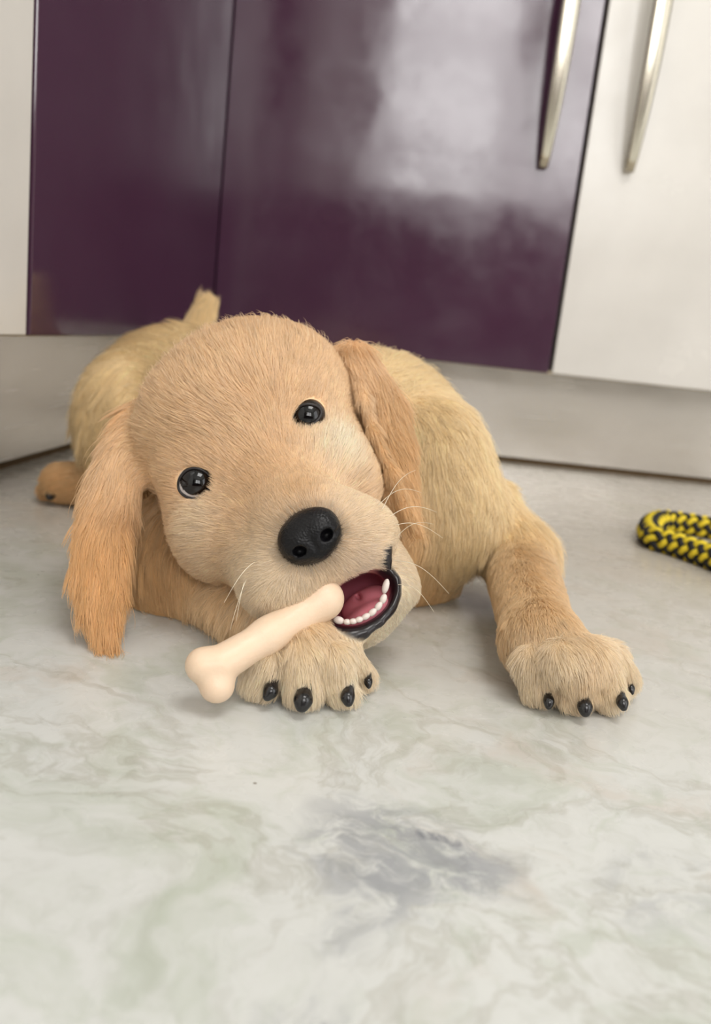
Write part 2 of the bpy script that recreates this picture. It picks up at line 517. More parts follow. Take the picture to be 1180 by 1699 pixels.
# --- steel plinth under the cupboards
def plinth_mat():
    m = material('brushed_plinth_steel', lin(222, 216, 208), 0.26, 0.85)
    t = NT(m)
    co = t.n('ShaderNodeTexCoord').outputs['Object']
    mp = t.n('ShaderNodeMapping'); mp.inputs['Scale'].default_value = (2.0, 2.0, 160.0); t.l(co, mp.inputs[0])
    n = t.noise(mp.outputs[0], 3.0, 4)
    n2 = t.noise(co, 6.0, 2)
    t.bump(t.math('ADD', t.math('MULTIPLY', n.outputs[0], 0.04), n2.outputs[0]), 0.25, 0.01)
    rr = t.n('ShaderNodeMapRange'); rr.inputs[3].default_value = 0.18; rr.inputs[4].default_value = 0.32
    t.l(n.outputs[0], rr.inputs[0]); t.l(rr.outputs[0], t.b.inputs['Roughness'])
    return m
pm = plinth_mat()
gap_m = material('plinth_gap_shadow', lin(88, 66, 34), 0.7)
def plinth(name, o, x, y, L, label):
    M = frame2(o, x, y, 0)
    root_me = box_mesh(name, L, 0.012, ZD - 0.009); root_me.transform(Matrix.Translation((0, 0, 0.008))); root_me.transform(M)
    if M.determinant() < 0: root_me.flip_normals()
    ob = tag(link_mesh(name, root_me, pm, smooth=False), label, kind='structure')
    g = box_mesh('gap_shade_strip', L, 0.012, 0.010); g.transform(Matrix.Translation((0, 0.004, -0.001))); g.transform(M)  # dark strip standing in for the shaded gap under the plinth
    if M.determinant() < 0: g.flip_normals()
    link_mesh('gap_shade_strip', g, gap_m, ob, smooth=False)
# the recessed faces meet behind the corner
A = np.array([LD, -RD]).T
t_ = np.linalg.solve(A, (CORNER + RN * REC) - (CORNER + LN * REC))
meet = CORNER + LN * REC + LD * t_[0]
plinth('baseboard_right', meet, RD, RN, 1.1, 'brushed steel plinth under the right cupboards')
plinth('baseboard_left', meet, LD, LN, 1.1, 'brushed steel plinth under the left cupboards')

# ------------------------------------------------------------------ rope on the floor
def rope():
    r0 = 0.0082
    pts_px = [(1330, 905), (1250, 893), (1180, 879), (1120, 868), (1085, 866), (1070, 878), (1078, 893), (1110, 903), (1160, 920), (1230, 948), (1320, 990)]
    C = np.array([FZ(a + 8, b, r0 * 1.12) for a, b in pts_px])
    n = 260
    # Catmull-Rom
    out = []
    for i in range(len(C) - 1):
        p0, p1, p2, p3 = C[max(i - 1, 0)], C[i], C[i + 1], C[min(i + 2, len(C) - 1)]
        for s in np.linspace(0, 1, 40, endpoint=False):
            out.append(0.5 * ((2 * p1) + (-p0 + p2) * s + (2 * p0 - 5 * p1 + 4 * p2 - p3) * s * s + (-p0 + 3 * p1 - 3 * p2 + p3) * s ** 3))
    out = np.array(out + [C[-1]])
    L = np.concatenate([[0], np.cumsum(np.linalg.norm(np.diff(out, axis=0), axis=1))])
    s = np.linspace(0, L[-1], n)
    c = np.stack([np.interp(s, L, out[:, i]) for i in range(3)], 1)
    c[:, 2] = r0 * 1.15
    tan = np.gradient(c, axis=0); tan /= np.linalg.norm(tan, axis=1)[:, None]
    up = np.array([0, 0, 1.0]); side = np.cross(tan, up); side /= np.linalg.norm(side, axis=1)[:, None]
    base = C[5].copy(); base[2] = 0
    root = empty('braided_rope', tuple(base))
    tag(root, 'black and yellow braided rope loop lying on the floor by the plinth', 'rope')
    mats = [material('yellow_cord', lin(226, 200, 40), 0.75), material('black_cord', lin(22, 20, 20), 0.75)]
    core = tube_mesh('core', c, r0 * 0.8, 12)
    link_mesh('core', core, mats[1], root)
    K, pitch = 5, 0.056
    ss = np.linspace(0, s[-1], 620)
    cc = np.stack([np.interp(ss, s, c[:, i]) for i in range(3)], 1); sd = np.stack([np.interp(ss, s, side[:, i]) for i in range(3)], 1)
    for d in (0, 1):
        for k in range(K):
            ang = (1 if d == 0 else -1) * 2 * np.pi * ss / pitch + 2 * np.pi * k / K
            rad = r0 * (0.92 + 0.15 * (1 if d == 0 else -1) * np.cos(2 * np.pi * ss * K / pitch))
            pts = cc + rad[:, None] * (np.cos(ang)[:, None] * sd + np.sin(ang)[:, None] * up)
            link_mesh('cord', tube_mesh('cord', pts, r0 * 0.34, 8), mats[d], root)
rope()

# ------------------------------------------------------------------ chew bone
IMG = np.stack([CR, CU, -CF])             # rows: photo right, photo up, towards the lens
def axes_at(deg):
    """photo-plane axes turned counter-clockwise by deg, third axis towards the lens"""
    c, s = math.cos(math.radians(deg)), math.sin(math.radians(deg))
    return np.stack([CR * c + CU * s, -CR * s + CU * c, -CF])

def bone():
    a0, a1 = P(352, 1112, 0.343), P(534, 998, 0.3705)
    mm = 0.001
    pr = [Cone(P(366, 1102, .344), 7.8 * mm, (a0 + a1) / 2, 6.6 * mm, 0.006), Cone((a0 + a1) / 2, 6.6 * mm, a1, 8.4 * mm, 0.006),
          Ell(P(338, 1104, 0.343), np.array([7.5, 7.5, 7.8]) * mm, IMG, 0.003), Ell(P(360, 1137, 0.343), np.array([7.2, 7.2, 7.6]) * mm, IMG, 0.003),
          Ell(P(538, 990, 0.3705), np.array([6.8, 6.4, 7.4]) * mm, IMG, 0.007), Ell(P(508, 966, 0.382), np.array([7, 7, 7]) * mm, IMG, 0.006)]
    V, F = build_sdf(pr, 0.0009)
    me = mesh_np('bone', V, F)
    m = material('cream_chew', lin(236, 205, 172), 0.42)
    t = NT(m); co = t.n('ShaderNodeTexCoord').outputs['Object']
    n = t.noise(co, 90.0, 4)
    t.l(t.mix(n.outputs[0], lin(228, 199, 170), lin(235, 209, 183)), t.b.inputs['Base Color'])
    t.b.inputs['Subsurface Weight'].default_value = 0.15; t.b.inputs['Subsurface Radius'].default_value = (0.01, 0.006, 0.004)
    t.bump(t.noise(co, 400.0, 3).outputs[0], 0.15, 0.001)
    o = link_mesh('chew_bone', me, m)
    tag(o, 'cream bone shaped chew held in the puppy mouth and resting on its paw', 'bone')
bone()

# ------------------------------------------------------------------ puppy
MM = 0.001
TILT = 31.3
HA = axes_at(TILT)
def HPX(a, b):
    c, s = math.cos(math.radians(TILT)), math.sin(math.radians(TILT))
    return 515 + a * c - b * s, 890 - a * s - b * c
def HP(a, b, d): return P(*HPX(a, b), d)

NOSE_C = HP(0, 2, 0.3585)
HEAD_C = HP(8, 150, 0.45)
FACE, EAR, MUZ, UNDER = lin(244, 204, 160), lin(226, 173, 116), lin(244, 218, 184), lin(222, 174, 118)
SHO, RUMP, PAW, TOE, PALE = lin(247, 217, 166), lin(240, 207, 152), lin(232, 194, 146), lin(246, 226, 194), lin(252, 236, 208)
CROWN = lin(243, 204, 160)
def vec(dx, dy, dd):       # photo right, photo down, away from the lens
    v = CR * dx - CU * dy + CF * dd
    return v / np.linalg.norm(v)
RADIAL = 'radial'
def E_(c, r, ax=IMG, k=12, **kw): return Ell(c, np.array(r, float) * MM, ax, k * MM, **kw)
def C_(a, ra, b, rb, k=12, **kw): return Cone(a, ra * MM, b, rb * MM, k * MM, **kw)

BACK = vec(-0.6, 0.15, 1.0)
body_prims = [
    # trunk
    C_(P(600, 765, .56), 66, P(315, 695, .69), 70, 20, col=SHO, flow=BACK, hl=17),
    E_(P(292, 688, .70), (70, 70, 66), k=20, col=RUMP, flow=vec(-.5, .5, .8), hl=20),
    E_(P(612, 740, .56), (62, 62, 60), k=20, col=SHO, flow=vec(.25, .5, 1), hl=15),
    C_(P(430, 745, .50), 52, P(590, 775, .56), 60, 20, col=SHO, flow=vec(.3, .6, .6), hl=15),
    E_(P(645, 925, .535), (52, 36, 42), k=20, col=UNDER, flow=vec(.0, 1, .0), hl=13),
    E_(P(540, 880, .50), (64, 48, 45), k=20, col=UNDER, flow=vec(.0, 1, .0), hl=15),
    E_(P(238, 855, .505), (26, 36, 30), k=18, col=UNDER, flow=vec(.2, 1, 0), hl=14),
    # near foreleg side (photo left)
    E_(P(335, 922, .487), (35, 40, 38), k=18, col=UNDER, flow=vec(.25, 1, 0), hl=16),
    E_(P(318, 964, .478), (38, 41, 28), k=20, col=UNDER, flow=vec(.35, 1, -.1), hl=18),
    C_(P(350, 990, .455), 15, FZ(505, 1070, .023), 13.5, 12, g=14.04, col=PAW, flow=vec(.45, 1, -.1), hl=10),
    # shoulder and foreleg (photo right)
    E_(P(722, 800, .52), (37, 53, 43), k=16, col=SHO, flow=vec(.25, 1, .1), hl=11),
    E_(P(750, 858, .515), (35, 34, 34), k=14, col=SHO, flow=vec(.1, 1, .1), hl=11),
    E_(P(864, 922, .52), (19, 22, 24), k=12, g=5.03, col=SHO, flow=vec(.4, 1, -.2), hl=10),
    C_(P(790, 860, .535), 30, P(860, 925, .52), 22, 12, g=5.03, col=SHO, flow=vec(.4, 1, -.2), hl=11),
    C_(P(862, 935, .51), 20.5, FZ(897, 1062, .024), 17, 10, g=5.03, col=PAW, flow=vec(.3, 1, -.6), hl=8),
    C_(FZ(897, 1062, .024), 17, FZ(948, 1105, .020), 17, 10, g=5.03, col=PAW, flow=vec(.3, 1, -.4), hl=7),
    C_(FZ(948, 1103, .019), 12, FZ(1006, 1094, .021), 8.5, 6, g=5.03, col=PAW, flow=vec(.3, 1, -.4), hl=7),
    C_(FZ(520, 1100, .012), 8, FZ(580, 1102, .012), 6.5, 5, g=14.04, col=PAW, flow=vec(.3, 1, -.4), hl=7),
    # far hind leg, behind the shoulder
    E_(P(545, 745, .70), (36, 46, 44), k=18, col=RUMP, flow=vec(.2, 1, 0), hl=15),
    C_(P(590, 800, .70), 20, FZ(655, 845, .018), 15, 12, col=PAW, flow=vec(1, .4, -.2), hl=9),
    # hind leg
    E_(P(203, 700, .66), (34, 48, 44), k=18, col=RUMP, flow=vec(-.3, 1, 0), hl=18),
    C_(FZ(195, 800, .022), 19, FZ(105, 800, .018), 16, 10, col=lin(222, 176, 122), flow=vec(-1, .3, -.2), hl=9),
    # tail
    C_(P(316, 578, .74), 17, P(340, 514, .745), 10.5, 14, col=RUMP, flow=vec(.3, -1, 0), hl=12),
    # skull
    E_(HP(8, 222, .455), (60, 51, 54), HA, 16, col=CROWN, flow=RADIAL, g=7, hl=10),
    E_(HP(-2, 165, .434), (38, 27, 25), HA, 14, col=FACE, flow=RADIAL, g=7, hl=6),
    E_(HP(-104, 212, .425), (16, 10, 13), HA, 9, col=FACE, flow=RADIAL, g=7, hl=6),
    E_(HP(90, 214, .426), (16, 10, 13), HA, 9, col=FACE, flow=RADIAL, g=7, hl=6),
    E_(HP(-114, 86, .429), (27, 28, 32), HA, 26, col=FACE, flow=RADIAL, g=7, hl=9),
    E_(HP(84, 70, .434), (23, 29, 31), HA, 24, col=FACE, flow=RADIAL, g=7, hl=9),
    C_(HP(-4, 130, .428), 21, HP(0, 45, .386), 18, 18, col=FACE, flow=RADIAL, g=7, hl=4.5),
    E_(HP(0, -10, .384), (28, 23, 25), HA, 18, col=MUZ, flow=RADIAL, g=7, hl=4),
    E_(HP(-74, -36, .3730), (21, 18, 18), HA, 10, col=MUZ, flow=RADIAL, g=7, hl=5),
    E_(HP(-92, -16, .396), (14, 16, 20), HA, 16, col=MUZ, flow=RADIAL, g=7, hl=6),
    E_(HP(-72, 30, .408), (18, 19, 20), HA, 20, col=FACE, flow=RADIAL, g=7, hl=6),
    E_(HP(66, -46, .381), (19, 17, 18), HA, 14, col=MUZ, flow=RADIAL, g=7, hl=5),
    E_(HP(8, -148, .399), (25, 15, 26), HA, 8, col=PALE, flow=RADIAL, g=7, hl=8),
    C_(HP(5, -130, .41), 17, HP(15, -40, .455), 30, 14, col=MUZ, flow=RADIAL, g=7, hl=9),
    E_(HP(89, -98, .412), (10, 22, 18), HA, 14, col=MUZ, flow=RADIAL, g=7, hl=5.5),
]
# ears
EARD_L, EARD_R = vec(-.08, 1, -.1), vec(.25, 1, 0)
def ear(st, side, flow, hl, g, col=EAR):
    body_prims.append(Ribbon([P(x, y, d) for x, y, d, w, th in st], [s[3] * MM for s in st], [s[4] * MM for s in st], side, .006, col=col, flow=flow, hl=hl, g=g))
ear([(238, 700, .458, 14, 9), (216, 745, .447, 15, 8), (192, 800, .437, 15, 7), (174, 870, .425, 14.5, 6), (165, 940, .414, 15, 5.5), (166, 1000, .405, 12, 5), (182, 1062, .397, 5, 4)], vec(1, .1, .1), EARD_L, 14, 13.01)
ear([(586, 600, .458, 13, 8), (634, 675, .454, 14, 7), (652, 745, .447, 12.5, 6), (662, 810, .441, 10.5, 5), (686, 872, .436, 4.5, 4)], vec(1, -.2, .2), EARD_R, 12, 6.02, lin(228, 178, 122))
for a, b in [((584, 612, .452), (604, 662, .443)), ((604, 662, .443), (620, 715, .438)), ((620, 715, .438), (650, 785, .435)), ((650, 785, .435), (686, 872, .432))]:
    body_prims.append(C_(P(*a), 4.0, P(*b), 3.4, 4, col=lin(230, 184, 130), flow=EARD_R, hl=6, g=6.02))
# toes: (knuckle px, z, r) -> (tip px, z, r)
TOES = {'R': [((886, 1098, .020), 10, (894, 1136, .010), 9.5), ((934, 1096, .025), 11, (952, 1145, .0105), 10), ((984, 1092, .025), 11, (1006, 1145, .0105), 10), ((1006, 1092, .023), 9.5, (1030, 1126, .0105), 9)],
        'L': [((446, 1096, .018), 9, (434, 1126, .0095), 9), ((502, 1091, .021), 9.8, (504, 1136, .010), 9.5), ((552, 1094, .020), 9.2, (565, 1136, .0095), 9), ((581, 1096, .016), 7.5, (598, 1120, .008), 7)],
        'H': [((120, 795, .018), 9, (84, 812, .010), 9.5), ((130, 800, .018), 9, (116, 816, .010), 9.5), ((165, 800, .018), 9, (142, 814, .010), 9)]}
for side, toes in TOES.items():
    for a, ra, b, rb in toes:
        A_, B_ = FZ(*a), FZ(*b)
        body_prims.append(C_(A_, ra, B_, rb, 3.0, g={'R': 5.03, 'L': 14.04, 'H': 5.05}[side], col=TOE if side != 'H' else lin(222, 176, 122), flow=(B_ - A_) / np.linalg.norm(B_ - A_) + np.array([0, 0, -.35]), hl=7))

def face_depth(px):
    """distance at which the line of sight through a pixel meets the head"""
    ds = np.arange(.36, .48, .0004)
    X = np.array([P(*px, d) for d in ds])
    g = np.full(len(ds), 1.0)
    for q in body_prims:
        if q.kw.get('g') == 7: g = smin(g, q.d(X), q.k)
    return ds[np.argmax(g < -0.0018)]
EYES = [((327, 803), face_depth((327, 803)) + .0072, 9.6, (8.0, 7.2)), ((510, 692), face_depth((510, 692)) + .0078, 9.6, (7.3, 5.1))]
CAVITY = [E_(HP(20, -132, .378), (17.5, 10.5, 24), HA, 2.5), E_(HP(18, -126, .40), (14, 9, 18), HA, 3)]
SOCKET = [E_(P(*px, d - .010), (r[0] - 0.2, r[1] - 0.2, 14), axes_at(18), 2.0) for px, d, _, r in EYES]
LIPS = [(536, 1026), (556, 1043), (582, 1052), (608, 1049), (632, 1034), (648, 1010), (655, 985), (655, 962), (644, 952)]
LIP_D = [.380, .3765, .3745, .3745, .3765, .380, .384, .388, .391]
FOLD = [((656, 968), .382), ((649, 950), .376), ((644, 932), .3720), ((641, 914), .3715)]
lip_prims = [C_(P(*LIPS[i], LIP_D[i]), 2.6, P(*LIPS[i + 1], LIP_D[i + 1]), 2.6, 2.0, col=lin(40, 32, 36), flow=RADIAL, hl=0) for i in range(len(LIPS) - 1)]
lip_prims += [C_(P(*FOLD[i][0], FOLD[i][1]), 2.9, P(*FOLD[i + 1][0], FOLD[i + 1][1]), 2.7, 2.0, col=lin(40, 32, 36), flow=RADIAL, hl=0) for i in range(len(FOLD) - 1)]

def grad_paint(V):
    """colour, hair direction, hair length of each surface point, blended from the shapes it belongs to"""
    n = len(V)
    col = np.zeros((n, 3)); flow = np.zeros((n, 3)); hl = np.zeros(n); wsum = np.zeros(n)
    q = V - NOSE_C
    u, v = q @ HA[0], q @ HA[1]
    m = np.sqrt(u * u + v * v) + 1e-6
    rad = (u / m)[:, None] * HA[0] + (v / m)[:, None] * HA[1] - 0.55 * HA[2]
    for p in body_prims:
        d = p.d(V)
        w = np.exp(-np.clip(d, -0.004, 0.08) / 0.005)
        col += w[:, None] * np.array(p.kw['col']); hl += w * p.kw['hl']
        fl = rad if isinstance(p.kw['flow'], str) else p.kw['flow'][None, :]
        flow += w[:, None] * fl; wsum += w
    return col / wsum[:, None], flow / np.maximum(np.linalg.norm(flow, axis=1), 1e-9)[:, None], hl / wsum

GROOVES = []
for side in ('L', 'R'):
    T_ = TOES[side]
    for i in range(3):
        k_ = (FZ(*T_[i][0]) + FZ(*T_[i + 1][0])) / 2; t_2 = (FZ(*T_[i][2]) + FZ(*T_[i + 1][2])) / 2
        GROOVES.append(Cone(k_ * .55 + t_2 * .45 + np.array([0, -.001, .0075]), .0008, t_2 + np.array([0, -.008, .003]), .0026, .003))
V, F = build_sdf(body_prims + lip_prims, 0.0016, subs=CAVITY + SOCKET + GROOVES, offset=0.0018, floor=0.0012)
# one relaxation step to calm the grid
for _ in range(2):
    acc = np.zeros_like(V); cnt = np.zeros(len(V))
    for i in range(4):
        np.add.at(acc, F[:, i], V[F[:, (i + 1) % 4]]); np.add.at(cnt, F[:, i], 1)
        np.add.at(acc, F[:, i], V[F[:, (i + 3) % 4]]); np.add.at(cnt, F[:, i], 1)
    V = V * 0.5 + 0.5 * acc / cnt[:, None]
V[:, 2] = np.maximum(V[:, 2], 0.0012)
N, FN = vertex_normals(V, F)
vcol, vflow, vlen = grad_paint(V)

def blob(px, d, r, colour, amount):
    c = P(*px, d)
    w = amount * np.exp(-(np.linalg.norm(V - c, axis=1) / (r * MM)) ** 2)
    global vcol
    vcol = vcol * (1 - w[:, None]) + np.array(colour) * w[:, None]
blob((345, 865), .405, 14, PALE, .6); blob((568, 742), .41, 16, PALE, .9); blob((350, 920), .41, 10, PALE, .3)
blob((500, 815), .37, 9, lin(226, 178, 120), .5)
blob((600, 940), .365, 12, lin(224, 200, 180), .5); blob((460, 960), .36, 14, lin(242, 222, 192), .6)
blob((620, 640), .43, 16, PALE, .5)
blob((205, 765), .44, 26, CROWN, .85); blob((580, 590), .45, 22, FACE, .8)
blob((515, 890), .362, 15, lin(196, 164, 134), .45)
blob((228, 850), .425, 10, lin(150, 98, 56), .5)  # shade in the hollow beside the ear, painted into the coat
dcav = np.min([p.d(V) for p in CAVITY], 0); dsock = np.min([p.d(V) for p in SOCKET], 0)
dlip = np.min([p.d(V) for p in lip_prims], 0)
deye = np.min([np.linalg.norm(V - P(*px, d), axis=1) - r * MM for px, d, r, _ in EYES], 0)
def ss(x, a, b):
    t = np.clip((x - a) / (b - a), 0, 1); return t * t * (3 - 2 * t)
PINK, BLACK = np.array(lin(178, 98, 112)), np.array(lin(30, 24, 27))
vfur = vcol.copy()
wl = np.maximum(1 - ss(dlip, .0000, .0022), (1 - ss(dlip, .0015, .0045)) * (dcav < .001))
wc = (1 - ss(dcav, .0004, .0016)) * ss(dlip, -.0005, .001)
we = 1 - ss(dsock, .0002, .0013)
vcol = vcol * (1 - wc[:, None]) + PINK * wc[:, None]
vcol = vcol * (1 - wl[:, None]) + BLACK * wl[:, None]
vcol = vcol * (1 - we[:, None]) + BLACK * we[:, None]
dnose = np.linalg.norm((V - NOSE_C) @ HA.T / np.array([.0145, .0125, .013]), axis=1)
wn = 1 - ss(dnose, .98, 1.12)
vcol = vcol * (1 - wn[:, None]) + BLACK * wn[:, None]
bald = np.maximum.reduce([1 - ss(dcav, .001, .003), 1 - ss(dlip, .0004, .0016), 1 - ss(dsock, .0005, .0020), 1 - ss(dnose, .86, .98)])
# short velvet next to the eyes, lips and nose
near = np.minimum.reduce([dcav, dlip, dsock])
vlen *= 0.6 + 0.4 * ss(near, .002, .012)

body_me = mesh_np('body', V, F)
vfur = vfur * 0.72 + vcol * 0.28
at = body_me.attributes.new('tint', 'FLOAT_COLOR', 'POINT')
wet = np.maximum(wc, wl)
at.data.foreach_set('color', np.concatenate([vcol, wet[:, None]], 1).astype(np.float32).ravel())
skin = material('puppy_skin', rough=0.75)
t = NT(skin)
an = t.n('ShaderNodeAttribute', attribute_name='tint')
t.l(an.outputs['Color'], t.b.inputs['Base Color'])
rr = t.n('ShaderNodeMapRange'); rr.inputs[3].default_value = 0.8; rr.inputs[4].default_value = 0.28
t.l(an.outputs['Alpha'], rr.inputs[0]); t.l(rr.outputs[0], t.b.inputs['Roughness'])
root_p = FZ(450, 900, 0)
puppy = empty('puppy', tuple(root_p))
tag(puppy, 'golden retriever puppy lying on the marble floor, head tilted, chewing a bone', 'dog')
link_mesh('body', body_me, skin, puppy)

# ---- nose
def nose():
    c = lambda a, b, d: NOSE_C + (HA[0] * a + HA[1] * b + HA[2] * d) * MM
    pr = [E_(c(0, 2.0, 0), (13.2, 9.0, 9.0), HA, 4), E_(c(-6, -1.5, 1.5), (7.2, 8.2, 7.5), HA, 4), E_(c(6, -1.5, 1.5), (7.2, 8.2, 7.5), HA, 4),
          E_(c(0, -5.5, 1.0), (6.5, 6.5, 6.5), HA, 4)]
    sb = [E_(c(-6.6, -3.6, 8.5), (2.9, 2.3, 5.0), axes_at(TILT - 20), 1.2), E_(c(6.6, -3.6, 8.5), (2.9, 2.3, 5.0), axes_at(TILT + 20), 1.2),
          C_(c(-9.5, -5.2, 8), 1.0, c(-12.5, -4.5, 5), .9, 1.2), C_(c(9.5, -5.2, 8), 1.0, c(12.5, -4.5, 5), .9, 1.2),
          C_(c(0, 0, 10.6), .8, c(0, -12.5, 7.2), 1.1, 1.4)]
    v, f = build_sdf(pr, 0.00055, subs=sb)
    me = mesh_np('nose', v, f)
    m = material('wet_black_nose', lin(11, 10, 13), 0.38, spec=0.28)
    t = NT(m); co = t.n('ShaderNodeTexCoord').outputs['Object']
    vo = t.n('ShaderNodeTexVoronoi', i_Scale=900.0); t.l(co, vo.inputs['Vector'])
    t.bump(vo.outputs['Distance'], 0.35, 0.0006)
    link_mesh('nose', me, m, puppy)
nose()

# ---- eyes
def uv_ball(name, c, r, axes, nu=40, nv=28):
    V_, F_ = [], []
    for i in range(nv + 1):
        th = math.pi * i / nv
        for j in range(nu):
            ph = 2 * math.pi * j / nu
            q = np.array([math.sin(th) * math.cos(ph), math.sin(th) * math.sin(ph), math.cos(th)]) * np.asarray(r)
            V_.append(tuple(np.asarray(c) + q @ axes))
    for i in range(nv):
        for j in range(nu):
            F_.append((i * nu + j, (i + 1) * nu + j, (i + 1) * nu + (j + 1) % nu, i * nu + (j + 1) % nu))
    me = bpy.data.meshes.new(name); me.from_pydata(V_, [], F_); me.update()
    return me
def eye_material():
    m = material('puppy_eye', rough=0.05, spec=0.45)
    t = NT(m)
    an = t.n('ShaderNodeAttribute', attribute_name='tint')
    t.l(an.outputs['Color'], t.b.inputs['Base Color'])
    return m
em = eye_material()
lid_m = material('black_eyelid_rim', lin(26, 19, 19), 0.42)
for (px, d, r, op), gaze, white_ in zip(EYES, (vec(.14, -.36, -1), vec(.05, -.05, -1)), (lin(206, 198, 196), lin(52, 38, 34))):
    c = P(*px, d)
    me = uv_ball('eye', c, np.array([r, r, r]) * MM, IMG, 72, 52)
    co = np.array([v.co for v in me.vertices]) - c
    ang = np.degrees(np.arccos(np.clip((co / (r * MM)) @ gaze, -1, 1)))
    cols = np.where((ang < 26)[:, None], np.array(lin(5, 5, 7)), np.where((ang < 56)[:, None], np.array(lin(20, 12, 9)), np.array(white_)))
    a = me.attributes.new('tint', 'FLOAT_COLOR', 'POINT')
    a.data.foreach_set('color', np.concatenate([cols, np.ones((len(cols), 1))], 1).astype(np.float32).ravel())
    link_mesh('eye', me, em, puppy)
    AX = axes_at(18)
    ring = []
    for k in range(40):
        th = 2 * math.pi * k / 40
        x_ = (op[0] + .1) * math.cos(th); y_ = (op[1] + .1) * math.sin(th) * (1 - 0.16 * math.cos(th) ** 2)
        z_ = math.sqrt(max(r * r - x_ * x_ - y_ * y_, 1)) + 0.35
        ring.append(c + (AX[0] * x_ + AX[1] * y_ + AX[2] * z_) * MM)
    link_mesh('eyelid', tube_mesh('eyelid', ring, 0.75 * MM, 10, closed=True), lid_m, puppy)

# ---- tongue, teeth, claws
tongue_m = material('pink_tongue', lin(214, 130, 142), 0.38); tongue_m.node_tree.nodes['Principled BSDF'].inputs['Subsurface Weight'].default_value = 0.2
tongue_m.node_tree.nodes['Principled BSDF'].inputs['Subsurface Radius'].default_value = (0.004, 0.0015, 0.0015)
v, f = build_sdf([E_(HP(14, -158, .392), (12.5, 5, 14), HA, 4), E_(HP(20, -140, .402), (12, 6, 10), HA, 5)], 0.0009, subs=[C_(HP(14, -132, .372), .8, HP(16, -128, .40), 1.2, 2)])
link_mesh('tongue', mesh_np('tongue', v, f), tongue_m, puppy)
tooth_m = material('white_milk_tooth', lin(226, 214, 206), 0.25)
TROW = [(640, 973, .3825, 1.6, 3.6, -14), (636, 994, .380, 2.5, 1.6, 66), (628, 1006, .3785, 2.4, 1.5, 54), (618, 1016, .3772, 2.3, 1.5, 42), (607, 1023, .3765, 2.2, 1.4, 30), (596, 1028, .3762, 2.0, 1.4, 16), (586, 1031, .3762, 1.9, 1.4, 6), (576, 1032, .3765, 1.9, 1.4, -3), (562, 1029, .377, 2.6, 1.8, -16)]
for (x, y, d, w, h, rot) in TROW:
    me = uv_ball('tooth', P(x, y, d - .0008), np.array([w, h, 1.5]) * MM, axes_at(rot), 14, 10)
    link_mesh('tooth', me, tooth_m, puppy)
claw_m = material('black_claw', lin(20, 18, 20), 0.22, spec=0.6)
CLAW_PTS = []
CLAWS = [(449, 1147, 15, -35), (503, 1163, 20, -5), (577, 1157, 14, 20), (611, 1131, 7, 35), (911, 1164, 10, -10), (971, 1174, 15, 0), (1033, 1166, 11, 15), (1047, 1142, 6, 25), (84, 820, 11, 0), (124, 823, 11, 0)]
tips = [(FZ(*b), rb) for side in ('L', 'R', 'H') for a, ra, b, rb in TOES[side]]
for x, y, wpx, rot in CLAWS:
    g_ = FZ(x, y, .004)
    tc, tr = min(tips, key=lambda q: np.linalg.norm(q[0] - g_))
    dd = (tc - CAM) @ CF - tr * MM - (0.0012 if x > 200 else 0.006)
    base = P(x, y, dd)
    w = wpx * dd / FPX
    tip = base + CR * math.sin(math.radians(rot)) * w * .5 + np.array([0, -.0018, -.0018])
    tip[2] = max(tip[2], .0015)
    v, f = build_sdf([Cone(base + np.array([0, .009, .004]), w * .75, base, w * .68, .003), Cone(base, w * .66, tip, w * .42, .003)], max(0.0006, w * .12), floor=0.0006)
    CLAW_PTS.append((base - CU * w * .35 + np.array([0, -.001, 0]), w * .58))
    link_mesh('claw', mesh_np('claw', v, f), claw_m, puppy)

